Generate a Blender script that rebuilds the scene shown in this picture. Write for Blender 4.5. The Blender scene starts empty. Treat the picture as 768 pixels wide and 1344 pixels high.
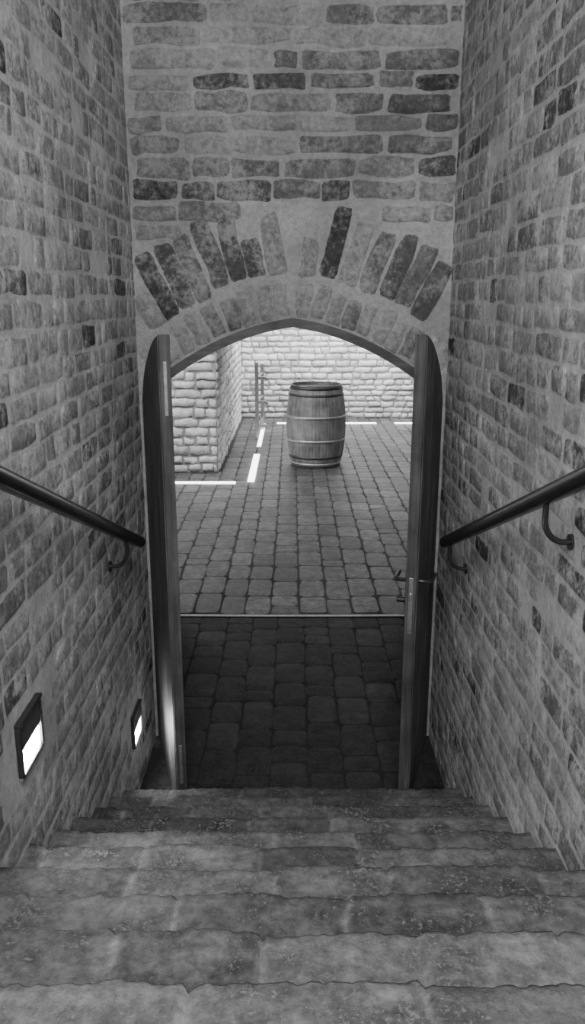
import bpy, bmesh, math, random
from mathutils import Vector, noise, Matrix
R = random.Random(7)
scene = bpy.context.scene
CZ = 2.33          # camera height above cellar floor

# ---------------------------------------------------------------- helpers
def link(ob, parent=None):
    scene.collection.objects.link(ob)
    if parent: ob.parent = parent
    return ob
def empty(name):
    e = bpy.data.objects.new(name, None); return link(e)
def mesh_obj(name, verts, faces, mat=None, parent=None, smooth=False, tone=None, extra=None):
    me = bpy.data.meshes.new(name)
    me.from_pydata([tuple(v) for v in verts], [], faces)
    if tone is not None:
        a = me.attributes.new('tone', 'FLOAT', 'POINT'); a.data.foreach_set('value', tone)
    if extra is not None:
        a = me.attributes.new('core', 'FLOAT', 'POINT'); a.data.foreach_set('value', extra)
    if smooth: me.polygons.foreach_set('use_smooth', [True]*len(me.polygons))
    me.update()
    ob = bpy.data.objects.new(name, me)
    if mat: me.materials.append(mat)
    return link(ob, parent)
def box_data(x0,x1,y0,y1,z0,z1,V,F):
    b=len(V)
    V += [(x0,y0,z0),(x1,y0,z0),(x1,y1,z0),(x0,y1,z0),(x0,y0,z1),(x1,y0,z1),(x1,y1,z1),(x0,y1,z1)]
    F += [(b,b+3,b+2,b+1),(b+4,b+5,b+6,b+7),(b,b+1,b+5,b+4),(b+1,b+2,b+6,b+5),(b+2,b+3,b+7,b+6),(b+3,b,b+4,b+7)]
def box(name,x0,x1,y0,y1,z0,z1,mat,parent=None,bevel=0):
    V=[];F=[];box_data(x0,x1,y0,y1,z0,z1,V,F)
    ob=mesh_obj(name,V,F,mat,parent)
    if bevel:
        m=ob.modifiers.new('b','BEVEL');m.width=bevel;m.segments=2
    return ob
def tube(name, pts, r, mat, parent=None, cyclic=False):
    cu=bpy.data.curves.new(name,'CURVE');cu.dimensions='3D';cu.bevel_depth=r;cu.bevel_resolution=6;cu.use_fill_caps=True
    sp=cu.splines.new('POLY');sp.points.add(len(pts)-1)
    for i,p in enumerate(pts): sp.points[i].co=(*p,1)
    sp.use_cyclic_u=cyclic
    ob=bpy.data.objects.new(name,cu);cu.materials.append(mat)
    for s in cu.splines: s.use_smooth=True
    return link(ob,parent)

# ---------------------------------------------------------------- materials
def newmat(name):
    m=bpy.data.materials.new(name);m.use_nodes=True
    nt=m.node_tree;b=nt.nodes['Principled BSDF'];return m,nt,b
def N(nt,t,**k):
    n=nt.nodes.new(t)
    for a,v in k.items(): setattr(n,a,v)
    return n
def noise_n(nt,scale,detail=6,rough=.6,vec=None):
    n=N(nt,'ShaderNodeTexNoise');n.inputs['Scale'].default_value=scale
    n.inputs['Detail'].default_value=detail;n.inputs['Roughness'].default_value=rough
    if vec is None:
        tc=N(nt,'ShaderNodeTexCoord');vec=tc.outputs['Object']
    nt.links.new(vec,n.inputs['Vector']);return n
def rng(nt,val,a,b,c,d,smooth=False):
    n=N(nt,'ShaderNodeMapRange')
    if smooth: n.interpolation_type='SMOOTHSTEP'
    n.inputs[1].default_value=a;n.inputs[2].default_value=b;n.inputs[3].default_value=c;n.inputs[4].default_value=d
    nt.links.new(val,n.inputs[0]);return n.outputs[0]
def mth(nt,op,a,b):
    n=N(nt,'ShaderNodeMath',operation=op)
    for i,v in enumerate((a,b)):
        if isinstance(v,(int,float)): n.inputs[i].default_value=v
        else: nt.links.new(v,n.inputs[i])
    return n.outputs[0]
def mixf(nt,f,a,b):
    n=N(nt,'ShaderNodeMix');n.data_type='FLOAT'
    for i,v in ((0,f),(2,a),(3,b)):
        if isinstance(v,(int,float)): n.inputs[i].default_value=v
        else: nt.links.new(v,n.inputs[i])
    return n.outputs[0]
def gray(nt,val,sock):
    c=N(nt,'ShaderNodeCombineColor')
    for i in range(3): nt.links.new(val,c.inputs[i])
    nt.links.new(c.outputs[0],sock)
def bump(nt,b,h,strength,dist=.01):
    n=N(nt,'ShaderNodeBump');n.inputs['Strength'].default_value=strength;n.inputs['Distance'].default_value=dist
    nt.links.new(h,n.inputs['Height']);nt.links.new(n.outputs[0],b.inputs['Normal'])

def mortar_val(nt,v,n1,n2,n3,var=.22):
    t=mth(nt,'MULTIPLY',rng(nt,n1.outputs[0],.3,.7,v*(1-var),v*(1+var)),rng(nt,n2.outputs[0],.3,.7,.72,1.28))
    return mth(nt,'MULTIPLY',t,rng(nt,n3.outputs[0],.3,.7,.72,1.22))
def brick_mat(name, mortar, smear, bumpd=.006, rough=.9, lo=.6, hi=1.4, scratch=0, ragged=.9, spec=.25, core=True, thr=(.15,.65), dark=.45):
    """attribute tone = brick reflectance, core = 0 at brick edge; lime mortar creeps over ragged edges"""
    m,nt,b=newmat(name)
    at=N(nt,'ShaderNodeAttribute',attribute_name='tone')
    n1=noise_n(nt,6,8,.65);n2=noise_n(nt,42,9,.75);n3=noise_n(nt,1.3,4,.5)
    n5=noise_n(nt,17,7,.7)
    t=mth(nt,'MULTIPLY',at.outputs['Fac'],rng(nt,n2.outputs[0],.3,.7,lo,hi))
    t=mth(nt,'MULTIPLY',t,rng(nt,n5.outputs[0],.3,.7,.65,1.35))
    t=mth(nt,'MULTIPLY',t,rng(nt,n3.outputs[0],.3,.7,.72,1.22))
    sm=rng(nt,mth(nt,'ADD',mth(nt,'MULTIPLY',n1.outputs[0],.55),mth(nt,'MULTIPLY',n2.outputs[0],.45)),.45,.59,0,smear,True)
    mo=mortar_val(nt,mortar,n1,n2,n3)
    if core:
        ac=N(nt,'ShaderNodeAttribute',attribute_name='core')
        e=mth(nt,'ADD',ac.outputs['Fac'],mth(nt,'MULTIPLY',mth(nt,'SUBTRACT',n5.outputs[0],.5),ragged*2))
        e=rng(nt,e,thr[0],thr[1],1,0,True)
        sm=mth(nt,'MAXIMUM',sm,e)
    t=mixf(nt,sm,t,mo)
    if scratch:
        n4=noise_n(nt,90,8,.75);n6=noise_n(nt,9,8,.75)
        s=rng(nt,mth(nt,'ADD',mth(nt,'MULTIPLY',n4.outputs[0],.6),mth(nt,'MULTIPLY',n6.outputs[0],.4)),.555,.59,0,scratch,True)
        s2=rng(nt,n6.outputs[0],.42,.60,1.2,dark)
        t=mth(nt,'MULTIPLY',t,s2)
        t=mixf(nt,s,t,.34)
    gray(nt,t,b.inputs['Base Color']);b.inputs['Roughness'].default_value=rough
    b.inputs['Specular IOR Level'].default_value=spec
    h=mth(nt,'ADD',n2.outputs[0],mth(nt,'MULTIPLY',n1.outputs[0],1.5))
    bump(nt,b,h,.75,bumpd)
    return m
def mortar_mat(name, v, bumpd=.008, var=.22):
    m,nt,b=newmat(name)
    n1=noise_n(nt,6,8,.65);n2=noise_n(nt,42,9,.75);n3=noise_n(nt,1.3,4,.5)
    gray(nt,mortar_val(nt,v,n1,n2,n3,var),b.inputs['Base Color']);b.inputs['Roughness'].default_value=.95
    b.inputs['Specular IOR Level'].default_value=.2
    h=mth(nt,'ADD',n2.outputs[0],mth(nt,'MULTIPLY',n1.outputs[0],1.5));bump(nt,b,h,.75,bumpd)
    return m
def wood_mat(name, v, axis='Z', rough=.5, var=.4):
    m,nt,b=newmat(name)
    tc=N(nt,'ShaderNodeTexCoord');mp=N(nt,'ShaderNodeMapping')
    mp.inputs['Scale'].default_value={'Z':(1,1,.06),'X':(.06,1,1),'Y':(1,.06,1)}[axis]
    nt.links.new(tc.outputs['Object'],mp.inputs[0])
    n1=noise_n(nt,45,8,.65,mp.outputs[0]);n2=noise_n(nt,9,4,.5,mp.outputs[0]);n3=noise_n(nt,5,6,.6)
    t=mth(nt,'MULTIPLY',rng(nt,n1.outputs[0],.3,.7,v*(1-var),v*(1+var)),rng(nt,n2.outputs[0],.3,.7,.7,1.3))
    t=mth(nt,'MULTIPLY',t,rng(nt,n3.outputs[0],.3,.7,.5,1.4))
    gray(nt,t,b.inputs['Base Color']);b.inputs['Roughness'].default_value=rough
    bump(nt,b,n1.outputs[0],.6,.004);return m
def plain(name,v,rough=.5,metal=0,scale=40):
    m,nt,b=newmat(name);n=noise_n(nt,scale,5,.6)
    gray(nt,rng(nt,n.outputs[0],.3,.7,v*.75,v*1.25),b.inputs['Base Color'])
    b.inputs['Roughness'].default_value=rough;b.inputs['Metallic'].default_value=metal;return m
def emit(name,s):
    m,nt,b=newmat(name);b.inputs['Base Color'].default_value=(.8,.8,.8,1)
    b.inputs['Emission Color'].default_value=(1,1,1,1);b.inputs['Emission Strength'].default_value=s;return m

M_side=brick_mat('lime_washed_brick',.53,.85,.016,thr=(.12,.6))
M_end=brick_mat('old_brick',.30,.6,.016,thr=(.1,.5))
M_mort=mortar_mat('lime_mortar',.30,.014)
M_mort_side=mortar_mat('lime_mortar_side',.53,.014)
M_white=brick_mat('whitewashed_brick',.75,.5,.012,lo=.85,hi=1.15,core=False)
M_wmort=mortar_mat('white_mortar',.28,.012)
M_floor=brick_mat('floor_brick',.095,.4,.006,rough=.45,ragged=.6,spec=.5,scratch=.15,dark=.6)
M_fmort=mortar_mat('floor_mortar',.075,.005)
M_land=brick_mat('landing_brick',.032,.65,.005,rough=.6,ragged=.8,spec=.25,scratch=.15,dark=.55)  # landing's shade put into its colour, darker than the cellar paving
M_step=brick_mat('step_brick',.16,.3,.009,rough=.6,scratch=.5,core=False,spec=.35,dark=.5)
M_ceil=mortar_mat('plaster',.5,.004,.1)
M_door=wood_mat('door_wood',.075,'Z',.6,.5)
M_doorl=wood_mat('door_edge_wood',.06,'Z',.75,.6)
M_frame=wood_mat('frame_wood',.06,'X',.7)
M_barrel=wood_mat('barrel_oak',.25,'Z',.55,.3)
M_hoop=plain('hoop_steel',.5,.45,.6)
M_black=plain('black_steel',.035,.28,.3)
M_rail=plain('painted_rail',.03,.22,.2)
M_steel=plain('zinc_steel',.40,.4,.8)
M_lamp=emit('lamp_glass',90)
M_strip=emit('floor_strip_glow',6)

# ---------------------------------------------------------------- brick fields
US=[-1,-.9,-.35,.3,.88,1]; VS=[-1,-.74,0,.72,1]
def bricks(name, rects, mapper, mat, depth, parent, jit=.006, gapdeep=.006, edget=.8):
    V=[];F=[];T=[];C=[]
    o=mapper(0,0,0);flip=((mapper(1,0,0)-o).cross(mapper(0,1,0)-o)).dot(mapper(0,0,1)-o)<0
    for (uc,vc,hu,hv,ang,tone) in rects:
        b=len(V);ca,sa=math.cos(ang),math.sin(ang)
        d=depth*R.uniform(.5,1.25);tu=R.uniform(-.35,.35)*depth;tv=R.uniform(-.35,.35)*depth
        cr=R.uniform(.90,.97)
        for j,vv in enumerate(VS):
            for i,uu in enumerate(US):
                lu=uu*hu;lv=vv*hv
                edge=(i in(0,5)) or (j in(0,4))
                if i in(0,1,4,5) and j in(0,4): lu*=cr if i in (1,4) else cr-.03; lv*=.95
                if i in(0,5) and j in(0,1,3,4): lv*=.9
                u=uc+lu*ca-lv*sa;v=vc+lu*sa+lv*ca
                a=noise.noise_vector(Vector((u*9+uc*3,v*9,7.1)))
                q2=noise.noise_vector(Vector((u*31,v*31,3)))
                u+=(a.x*.7+q2.x*.4)*jit;v+=(a.y*.7+q2.y*.4)*jit
                n=-gapdeep if edge else d+tu*uu+tv*vv+q2.z*depth*.4
                V.append(mapper(u,v,n));T.append(tone*(edget if edge else 1));C.append(0 if edge else 1)
        for j in range(4):
            for i in range(5):
                f=(b+j*6+i,b+j*6+i+1,b+j*6+i+7,b+j*6+i+6)
                F.append(f[::-1] if flip else f)
    return mesh_obj(name,V,F,mat,parent,True,T,C)
def courses(u0,u1,v0,v1,ch,lmin,lmax,gap,tonef,skip=None,half=.35,wob=.004,drop=0):
    out=[];v=v0
    while v+ch*.6<v1:
        h=ch*R.uniform(.93,1.07) if wob else ch
        if wob>.005: h=ch*R.uniform(.86,1.14)
        if v+h>v1+.01:h=v1-v
        u=u0-R.random()*lmax
        while u<u1:
            L=R.uniform(lmin,lmax)
            if R.random()<half: L*=.52
            a=max(u,u0);b=min(u+L,u1)
            if b-a>.04:
                uc=(a+b)/2;vc=v+h/2+R.uniform(-wob,wob)
                if not(skip and skip(uc,vc,(b-a)/2,h/2)) and R.random()>=drop:
                    out.append((uc,vc,(b-a)/2-gap/2,h/2-gap/2*R.uniform(.7,1.3),R.uniform(-.014,.014) if wob else 0,tonef(uc,vc)))
            u+=L
        v+=h
    return out
def tone_side(u,v):
    r=R.random();p=noise.noise(Vector((u*1.4,v*1.4,5)))
    if r<.05+.09*p:return R.uniform(.06,.11)
    if r<.3+.4*p:return R.uniform(.18,.27)
    return R.uniform(.25,.43)
def tone_end(u,v):
    r=R.random();p=noise.noise(Vector((u*2.2,v*2.2,5)))
    if r<.20+.2*p:return R.uniform(.05,.10)
    if r<.6+.3*p:return R.uniform(.11,.18)
    return R.uniform(.17,.28)

# ================================================================ STAIRWELL WALLS
HW=.75; YE=3.93; TOP=4.3; YB=-1.6
LAMPS=[(2.02,1.13),(3.42,.36)]
def skip_l(u,v,a,b): return any(abs(u-y)<.10+a and abs(v-z)<.09+b for y,z in LAMPS)
wl=empty('wall_left')
box('mortar_bed',-HW-.15,-HW,YB,YE+.35,-.02,TOP,M_mort_side,wl)
bricks('brick_courses',courses(YB,YE,0.0,TOP,.082,.18,.27,.008,tone_side,skip_l,wob=.0055,drop=.03),lambda u,v,n:Vector((-HW+n,u,v)),M_side,.0016,wl,.014,.0003,1)
wr=empty('wall_right')
box('mortar_bed',HW,HW+.15,YB,YE+.35,-.02,TOP,M_mort_side,wr)
bricks('brick_courses',courses(YB,YE,0.0,TOP,.084,.18,.27,.008,tone_side,wob=.0055,drop=.03),lambda u,v,n:Vector((HW-n,u,v)),M_side,.0016,wr,.014,.0003,1)

# end wall with arch
OW=.725; AP=2.231
def arch(x): x=abs(x); return AP-.12*x-.47*x*x
we=empty('wall_end')
V=[];F=[];n=48
xs=[-OW+2*OW*i/n for i in range(n+1)]
for x in xs:
    for y in (YE,YE+.35):
        V+= [(x,y,arch(x)),(x,y,TOP)]
for i in range(n):
    a=i*4;b=a+4
    F+=[(a,b,b+1,a+1),(a+2,a+3,b+3,b+2),(a,a+2,b+2,b),(a+1,b+1,b+3,a+3)]
mesh_obj('mortar_bed_over_arch',V,F,M_mort,we)
box('jamb_masonry_a',-HW,-OW,YE,YE+.35,0,TOP,M_mort,we)
box('jamb_masonry_b',OW,HW,YE,YE+.35,0,TOP,M_mort,we)
def arch_frames(step):
    res=[]
    for sgn in (-1,1):
        x=0;s=0;nxt=step/2
        while x<1.1:
            dx=.002;z0=arch(x);z1=arch(x+dx);s+=math.hypot(dx,z1-z0)
            x+=dx
            if s>=nxt:
                sl=.12+.94*x;nx,nz=sl*.92,1;l=math.hypot(nx,nz)
                res.append((sgn*x,arch(x),sgn*nx/l,nz/l));nxt+=step*R.uniform(.9,1.12)
    return res
rects=[]
T1=.185
for (x,z,nx,nz) in arch_frames(.078):
    L=R.uniform(.07,.086);ang=math.atan2(nz,nx)
    c=.012+L
    cx=x+nx*c;cz=z+nz*c
    if abs(cx)<.715:
        rects.append((cx,cz,L,.037,ang+R.uniform(-.04,.04),R.choice([.28,.31,.24,.26,.22,.25,.14])))
for (x,z,nx,nz) in arch_frames(.079):
    L=R.uniform(.13,.165) if R.random()<.85 else .09
    c=T1+.018+L+R.uniform(-.015,.012)
    cx=x+nx*c;cz=z+nz*c;ang=math.atan2(nz,nx)
    if abs(cx)+abs(nx)*L<.79 and abs(cx)<.71:
        tn=R.choice([.05,.07,.09,.12,.14,.08]) if .13<abs(cx) and R.random()<.78 else R.choice([.17,.22,.19])
        rects.append((cx,cz,L,.045+.008*abs(nx),ang+R.uniform(-.05,.05),tn))
RT=T1+.33
def in_ring(x,z):
    d=min(math.hypot(x-px,z-arch(px)) for px in [k*.05-.85 for k in range(35)])
    return z<arch(x) or d<RT-.05
def skip_e(u,v,a,b):
    return v-b<arch(.0)+RT+.02 and any(in_ring(u+s*a,v+t*b) for s in(-1,1) for t in(-1,1))
rects+=courses(-HW+.005,HW-.005,1.9,TOP,.090,.22,.40,.011,tone_end,skip_e,half=.18,wob=.008,drop=.0)
bricks('brick_courses_and_voussoirs',rects,lambda u,v,n:Vector((max(-.75,min(.75,u)),YE-n,v)),M_end,.006,we,.024,.001,1)

# ================================================================ PASSAGE + CELLAR SHELL
PW=.87; YT=5.65
def tw(u,v): return R.uniform(.45,.8)
pl=empty('wall_passage_left');box('masonry',-PW-.12,-PW,YE+.35,YT,0,2.62,M_mort,pl)
bricks('brick_courses',courses(YE+.35,YT,0,2.6,.09,.2,.28,.02,tone_side),lambda u,v,n:Vector((-PW+n,u,v)),M_side,.006,pl)
pr=empty('wall_passage_right');box('masonry',PW,PW+.12,YE+.35,YT,0,2.62,M_mort,pr)
bricks('brick_courses',courses(YE+.35,YT,0,2.6,.09,.2,.28,.02,tone_side),lambda u,v,n:Vector((PW-n,u,v)),M_side,.006,pr)
box('ceiling_passage',-PW-.12,PW+.12,YE+.35,YT,2.62,2.75,M_ceil)
wf=empty('wall_front')
box('masonry_a',-4,-PW-.12,YT-.3,YT,0,3,M_wmort,wf);box('masonry_b',PW+.12,4.6,YT-.3,YT,0,3,M_wmort,wf)
box('masonry_c',-PW-.12,PW+.12,YT-.1,YT,2.75,3,M_wmort,wf)
XP=-1.02;YP=10.77;YF=15.9
wp=empty('wall_pier')
box('masonry',-4,XP,YP,YF,0,3,M_wmort,wp)
bricks('brick_front',courses(-4,XP,0,3,.125,.26,.40,.018,tw,half=.35,wob=.008),lambda u,v,n:Vector((u,YP-n,v)),M_white,.020,wp,jit=.035)
bricks('brick_return',courses(YP,YF,0,3,.125,.26,.40,.018,tw,half=.35,wob=.008),lambda u,v,n:Vector((XP+n,u,v)),M_white,.020,wp,jit=.035)
wb=empty('wall_back')
box('masonry',XP,4.7,YF,YF+.2,0,3,M_wmort,wb)
bricks('brick_courses',courses(XP,4.6,0,3,.115,.24,.40,.018,tw,half=.35,wob=.008),lambda u,v,n:Vector((u,YF-n,v)),M_white,.020,wb,jit=.035)
wrr=empty('wall_cellar_right')
box('masonry',4.6,4.75,YT-.3,YF,0,3,M_wmort,wrr)
bricks('brick_courses',courses(YT,YF,0,3,.115,.26,.38,.020,tw),lambda u,v,n:Vector((4.6-n,u,v)),M_white,.02,wrr,jit=.02)
wll=empty('wall_cellar_left')
box('masonry',-4.15,-4,YT-.3,YP,0,3,M_wmort,wll)
bricks('brick_courses',courses(YT,YP,0,3,.115,.26,.38,.020,tw),lambda u,v,n:Vector((-4+n,u,v)),M_white,.02,wll,jit=.02)
box('ceiling',-4.15,4.75,YT,YF+.2,3,3.12,M_ceil)

# floor
fl=empty('floor')
box('mortar_bed',-4.15,4.75,YT,YF+.2,-.12,-.005,M_fmort,fl)
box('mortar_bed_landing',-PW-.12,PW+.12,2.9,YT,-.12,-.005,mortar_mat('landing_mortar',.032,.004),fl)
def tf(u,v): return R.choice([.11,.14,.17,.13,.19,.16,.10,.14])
def tf2(u,v): return R.choice([.036,.03,.048,.026,.058,.038])  # dark tones carry the landing's painted shade
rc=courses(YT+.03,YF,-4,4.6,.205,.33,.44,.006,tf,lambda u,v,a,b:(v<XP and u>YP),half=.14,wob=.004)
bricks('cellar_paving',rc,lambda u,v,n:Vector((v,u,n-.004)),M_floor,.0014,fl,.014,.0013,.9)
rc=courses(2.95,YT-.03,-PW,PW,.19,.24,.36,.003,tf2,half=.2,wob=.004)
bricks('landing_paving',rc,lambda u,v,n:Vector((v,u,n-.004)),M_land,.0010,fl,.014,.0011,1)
box('trim_threshold',-PW,PW,YT-.018,YT+.008,-.006,.006,M_steel,None,.003)

# ================================================================ STAIRS
st=empty('staircase')
def ny(k): return 1.01+.2355*k
def nz(k): return CZ-(.498+.516*ny(k))
SW=HW-.001
for k in range(-8,10):
    V=[];F=[];T=[]
    y1=ny(k);y0=ny(k-1)-.04;z=nz(k);zb=max(-.005,z-.17)
    if k==9: zb=-.004
    joints=[];x=-HW-R.random()*.3
    while x<HW: joints.append(x);x+=R.uniform(.25,.38)
    joints.append(x)
    far=max(.5,1-.05*max(0,k-1))  # lower treads toned darker, paints the light falling off down the flight
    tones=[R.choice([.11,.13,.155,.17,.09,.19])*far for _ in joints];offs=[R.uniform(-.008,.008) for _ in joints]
    hz=[R.uniform(-.004,.004) for _ in joints]
    nx_=300
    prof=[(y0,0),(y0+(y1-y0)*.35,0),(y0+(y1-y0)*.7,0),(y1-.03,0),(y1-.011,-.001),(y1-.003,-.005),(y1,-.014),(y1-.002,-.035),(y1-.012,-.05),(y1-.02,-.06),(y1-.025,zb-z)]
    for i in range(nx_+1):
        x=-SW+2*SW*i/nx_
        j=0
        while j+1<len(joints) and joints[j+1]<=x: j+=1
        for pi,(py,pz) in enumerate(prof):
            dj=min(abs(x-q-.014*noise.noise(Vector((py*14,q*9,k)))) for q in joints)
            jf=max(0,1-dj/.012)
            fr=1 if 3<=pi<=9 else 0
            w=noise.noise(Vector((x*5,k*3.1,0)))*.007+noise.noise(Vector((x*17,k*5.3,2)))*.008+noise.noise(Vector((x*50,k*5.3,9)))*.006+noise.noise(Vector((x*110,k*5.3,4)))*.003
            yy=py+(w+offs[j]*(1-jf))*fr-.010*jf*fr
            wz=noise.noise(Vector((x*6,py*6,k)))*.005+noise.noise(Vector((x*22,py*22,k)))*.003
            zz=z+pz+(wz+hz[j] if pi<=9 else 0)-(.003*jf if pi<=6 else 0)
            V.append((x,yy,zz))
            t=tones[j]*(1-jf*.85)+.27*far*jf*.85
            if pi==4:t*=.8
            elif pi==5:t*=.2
            elif pi>=6:t*=.04  # nosing shadow painted into the rounded lip's tone
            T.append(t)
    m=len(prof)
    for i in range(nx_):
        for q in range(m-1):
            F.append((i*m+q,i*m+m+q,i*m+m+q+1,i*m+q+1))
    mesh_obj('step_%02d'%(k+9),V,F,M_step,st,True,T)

# ================================================================ DOOR FRAME + LEAVES
df=empty('door_frame')
V=[];F=[];W=.042
for x in [ -OW+2*OW*i/64 for i in range(65)]:
    zt=arch(x)+.002
    sl=.12+.94*abs(x);l=W*math.hypot(1,sl)
    for (y,zz) in ((YE-.02,zt),(YE-.02,zt-l),(YE+.09,zt-l),(YE+.09,zt)): V.append((x,y,zz))
for i in range(64):
    a=i*4;b=a+4
    for q in range(4): F.append((a+q,b+q,b+(q+1)%4,a+(q+1)%4))
mesh_obj('arched_head',V,F,M_frame,df)
zs=arch(OW)-.03
box('jamb_a',-OW,-OW+.04,YE-.0,YE+.09,0,zs,M_door,df);box('jamb_b',OW-.04,OW,YE-.0,YE+.09,0,zs,M_door,df)

def door(name,s):
    d=empty(name)
    P0=Vector((-.735,YE-.012));P1=Vector((-.538,3.25));w=(P1-P0).length;u=(P1-P0)/w
    nrm=Vector((-u.y,u.x));nrm=nrm if nrm.x>0 else -nrm   # toward centre
    th=.042
    def pt(a,t,z):
        p=P0+u*a+nrm*t; return (p.x*(1 if s<0 else -1), p.y, z)
    def top(a):
        x=.715-a*.715/w
        return arch(x*.93)-.048-max(0,x-.60)*.5
    def prism(nm,a0,a1,t0,t1,z0,ztop,mat,seg=6):
        V=[];F=[]
        for i in range(seg+1):
            a=a0+(a1-a0)*i/seg;zt=ztop(a) if callable(ztop) else ztop
            V+=[pt(a,t0,z0),pt(a,t1,z0),pt(a,t1,zt),pt(a,t0,zt)]
        for i in range(seg):
            q=i*4;r=q+4
            for e in range(4):F.append((q+e,r+e,r+(e+1)%4,q+(e+1)%4))
        F+=[(0,1,2,3),(seg*4+3,seg*4+2,seg*4+1,seg*4)]
        ob=mesh_obj(nm,V,F,mat,d);m=ob.modifiers.new('b','BEVEL');m.width=.003;m.segments=2;m.limit_method='ANGLE'
        bm=bmesh.new();bm.from_mesh(ob.data);bmesh.ops.recalc_face_normals(bm,faces=bm.faces);bm.to_mesh(ob.data);bm.free()
        return ob
    npl=5
    for i in range(npl):
        prism('plank_%d'%i,.0+w*i/npl+.002,w*(i+1)/npl-.002-(.012 if i==npl-1 else 0),.0,.030,.02,top,M_door)
    prism('closing_stile',w-.10,w,.004,th+.008,.02,lambda a:top(a)+.004,M_doorl,4)
    prism('hanging_stile',0,.10,.028,th,.02,top,M_door,4)
    for i,z in enumerate((.10,1.0,1.72)):
        prism('ledge_%d'%i,.1,w-.10,.03,th,z,z+.14,M_door,1)
    def eb(nm,z0,z1,t0,t1,mat,out=.003):
        prism(nm,w-.002,w+out,t0,t1,z0,z1,mat,1)
    if s<0:
        eb('flush_bolt_plate',1.86,2.08,.018,.034,M_steel)
        eb('flush_bolt_plate_low',.15,.35,.018,.034,M_steel)
    else:
        eb('lock_plate',.90,1.16,.016,.036,M_steel)
        eb('latch',1.06,1.09,.020,.032,M_steel,.012)
        prism('handle_rose',w-.075,w-.035,th+.008,th+.014,.99,1.18,M_black,1)
        a=w-.055
        q=[pt(a,th+.012,1.13),pt(a,th+.05,1.13),pt(a-.02,th+.062,1.13),pt(a-.12,th+.062,1.125)]
        tube('lever',q,.009,M_black,d)
        q=[pt(a,0,1.13),pt(a,-.045,1.13),pt(a-.02,-.055,1.13),pt(a-.12,-.055,1.125)]
        tube('lever_outer',q,.009,M_black,d)
        q=[pt(a+.01,th+.012,1.04),pt(a+.01,th+.05,1.04)]
        tube('thumb_turn',q,.012,M_black,d)
    for z in (.35,1.6):
        tube('hinge',[pt(.004,th*.5,z),pt(.004,th*.5,z+.1)],.006,M_black,d)
    return d
door('door_1',-1);door('door_2',1)

# ================================================================ HANDRAILS
def rail(name,s,brs):
    d=empty(name);X=s*.672
    def p(y): return Vector((X,y,CZ-(-.332+.408*y)))
    tube('rail',[p(y) for y in [-1.4+ (3.36+1.4)*i/20 for i in range(21)]],.026,M_rail,d)
    e=p(3.36)
    bm=bmesh.new();bmesh.ops.create_uvsphere(bm,u_segments=20,v_segments=12,radius=.0262);me=bpy.data.meshes.new('end_cap');bm.to_mesh(me);bm.free()
    for q in me.polygons:q.use_smooth=True
    o=bpy.data.objects.new('end_cap',me);me.materials.append(M_rail);o.location=e;o.scale=(1,.5,1);link(o,d)
    for y in brs:
        c=p(y);pts=[c+Vector((0,0,-.02)),c+Vector((0,0,-.065))]
        for i in range(1,9):
            a=math.pi/2*i/8
            pts.append(c+Vector((s*.055*(1-math.cos(a)),0,-.065-.065*math.sin(a))))
        pts.append(Vector((s*HW,y,c.z-.13)))
        tube('bracket',pts,.0085,M_black,d)
        V=[];F=[];
        for i in range(20):
            a=2*math.pi*i/20
            V+=[(s*(HW+.002),y+.022*math.cos(a),c.z-.13+.022*math.sin(a)),(s*(HW-.008),y+.022*math.cos(a),c.z-.13+.022*math.sin(a))]
        for i in range(20):
            a=i*2;b=(i*2+2)%40;F.append((a,b,b+1,a+1))
        F.append(tuple(range(1,40,2)));mesh_obj('wall_plate',V,F,M_black,d)
rail('handrail',-1,[3.10,1.0,-.8]);rail('handrail',1,[3.26,2.05,.6,-.8])

# ================================================================ STEP LIGHTS
M_grille=plain('hood_grille',.06,.8)
for (y,z) in LAMPS:
    d=empty('wall_light');x=-HW;w=.095;h=.088
    fr=.013
    box('frame_top',x,x+.020,y-w,y+w,z+h-fr,z+h,M_black,d,.003)
    box('frame_bottom',x,x+.012,y-w,y+w,z-h,z-h+fr,M_steel,d,.003)
    box('frame_side_a',x,x+.016,y-w,y-w+fr,z-h+fr,z+h-fr,M_black,d,.003)
    box('frame_side_b',x,x+.016,y+w-fr,y+w,z-h+fr,z+h-fr,M_black,d,.003)
    box('back_plate',x,x+.005,y-w+fr,y+w-fr,z-h+fr,z+h-fr,M_black,d)
    box('hood',x+.005,x+.012,y-w+fr,y+w-fr,z+.0,z+h-fr,M_grille,d,.002)
    box('lamp_glass',x+.005,x+.010,y-w+fr+.008,y+w-fr-.008,z-h+fr+.006,z-.006,M_lamp,d,.002)

# ================================================================ BARREL
bar=empty('wooden_barrel');BX,BY=.335,11.36;BH=1.14;RE,RB=.352,.425
def br(z): t=(z/BH-.5)*2; return RE+(RB-RE)*(1-abs(t)**2.1)
V=[];F=[];T=[];ns=26;seg=6;nr=28
for r in range(nr+1):
    z=BH*r/nr
    for a in range(ns*seg):
        th=2*math.pi*a/(ns*seg);g=a%seg
        rr=br(z)-(.004 if g==0 else 0)
        V.append((BX+rr*math.cos(th),BY+rr*math.sin(th),z+.012))
c=ns*seg
for r in range(nr):
    for a in range(c):
        F.append((r*c+a,r*c+(a+1)%c,(r+1)*c+(a+1)%c,(r+1)*c+a))
mesh_obj('staves',V,F,M_barrel,bar,False)
V=[];F=[]
for (rr,z) in ((br(BH),BH+.012),(br(BH)-.022,BH+.012),(br(BH)-.03,BH-.03),(0.001,BH-.03)):
    for a in range(64):
        th=2*math.pi*a/64;V.append((BX+rr*math.cos(th),BY+rr*math.sin(th),z))
for r in range(3):
    for a in range(64):F.append((r*64+a,r*64+(a+1)%64,(r+1)*64+(a+1)%64,(r+1)*64+a))
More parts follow.
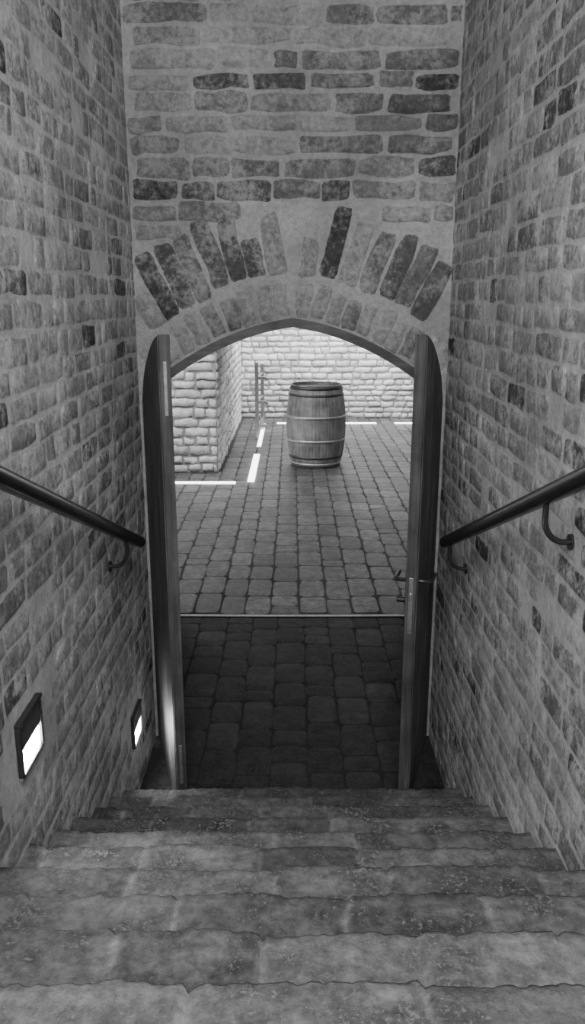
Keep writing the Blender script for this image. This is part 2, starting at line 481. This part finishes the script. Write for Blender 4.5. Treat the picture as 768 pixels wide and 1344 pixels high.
mesh_obj('head',V,F,wood_mat('barrel_head_oak',.16,'X',.6),bar,False)
V=[];F=[]
for (rr,z) in ((br(0),.012),(0.001,.012)):
    for a in range(64):
        th=2*math.pi*a/64;V.append((BX+rr*math.cos(th),BY+rr*math.sin(th),z-.01))
for a in range(64):F.append((a,(a+1)%64,64+(a+1)%64,64+a))
mesh_obj('base_head',V,F,M_barrel,bar,True)
def hoop(nm,z0,z1,mat=M_hoop):
    V=[];F=[]
    for (o,z) in ((-.004,z0),(.005,z0),(.005,z1),(-.004,z1)):
        for a in range(72):
            th=2*math.pi*a/72;rr=br(z)+o;V.append((BX+rr*math.cos(th),BY+rr*math.sin(th),z+.012))
    for r in range(4):
        for a in range(72):F.append((r*72+a,r*72+(a+1)%72,((r+1)%4)*72+(a+1)%72,((r+1)%4)*72+a))
    mesh_obj(nm,V,F,mat,bar,True)
M_dh=plain('dark_hoop',.10,.5,.6)
hoop('hoop_top',BH-.06,BH-.015,M_dh);hoop('hoop_top_2',BH-.15,BH-.12,M_dh)
hoop('hoop_upper',BH*.60,BH*.60+.035);hoop('hoop_lower',BH*.31,BH*.31+.035)
hoop('hoop_bottom_2',.12,.15,M_dh);hoop('hoop_bottom',.015,.055)

# ================================================================ GATE POST
g=empty('metal_gate');gx,gy=-.60,13.5
box('post',gx-.03,gx+.03,gy-.03,gy+.03,0,1.28,M_steel,g,.004)
box('post_rear',gx+.03,gx+.09,gy+.9,gy+.96,0,1.18,M_steel,g,.004)
for i,z in enumerate((.22,.62,1.02)):
    tube('gate_bar',[(gx,gy,z),(gx+.06,gy+.93,z)],.018,M_steel,g)
    box('clamp',gx+.03,gx+.15,gy-.03,gy+.03,z-.025,z+.025,M_steel,g,.004)
    box('clamp_tip',gx+.13,gx+.19,gy-.02,gy+.02,z-.045,z+.01,M_steel,g,.004)

# ================================================================ GLOWING FLOOR STRIPS
fs=empty('floor_glow_strips')
for i,(a,b,c,d) in enumerate(((-1.62,-.74,10.09,10.17),(-.59,-.50,10.2,12.05),(-.575,-.51,12.75,15.1),(-.30,-.12,15.15,15.26),(1.02,1.6,15.15,15.26),(1.95,2.5,15.15,15.26))):
    box('strip_%d'%i,a,b,c,d,-.005,.010,M_strip,fs)  # thin bars on the floor with emission

# ================================================================ CEILING over the lower stair flight
box('ceiling_stairwell',-HW-.15,HW+.15,.3,YE+.35,TOP,TOP+.1,M_ceil)

# ================================================================ LIGHTS
def area(name,loc,d,sx,sy,e):
    L=bpy.data.lights.new(name,'AREA');L.shape='RECTANGLE';L.size=sx;L.size_y=sy;L.energy=e
    o=bpy.data.objects.new(name,L);o.location=loc;o.rotation_euler=Vector(d).to_track_quat('-Z','Y').to_euler();return link(o)
area('stair_fill_high',(0,-.5,4.2),(0,.95,-1),1.35,1.2,125)  # added unseen fill overhead, brightens side walls and treads
area('stair_fill_rear',(0,-2.3,3.3),(0,1,-.15),1.4,1.8,95)  # unseen fill added behind the camera to light the end wall
area('far_wall_fill',(.9,14.3,2.85),(0,.45,-1),4.5,.6,275)  # added fill under the cellar ceiling, brightens the far wall
area('pier_fill',(-2.0,9.2,2.85),(0,.5,-1),2.5,.6,110)  # out-of-view fill added to brighten the pier
area('cellar_area_mid',(1.5,9,2.9),(0,.2,-1),2,1,28)  # unseen area light over mid cellar
w=bpy.data.worlds.new('World');scene.world=w;w.use_nodes=True
bg=w.node_tree.nodes['Background'];bg.inputs[0].default_value=(.8,.8,.8,1);bg.inputs[1].default_value=1.25

# ================================================================ CAMERA
cam=bpy.data.cameras.new('Camera');co=bpy.data.objects.new('Camera',cam);link(co)
cam.sensor_fit='VERTICAL';cam.sensor_height=24;cam.lens=1050/1344*24
co.location=(0,0,CZ);co.rotation_euler=(math.radians(90-15.04),0,0);cam.clip_start=.05
scene.camera=co
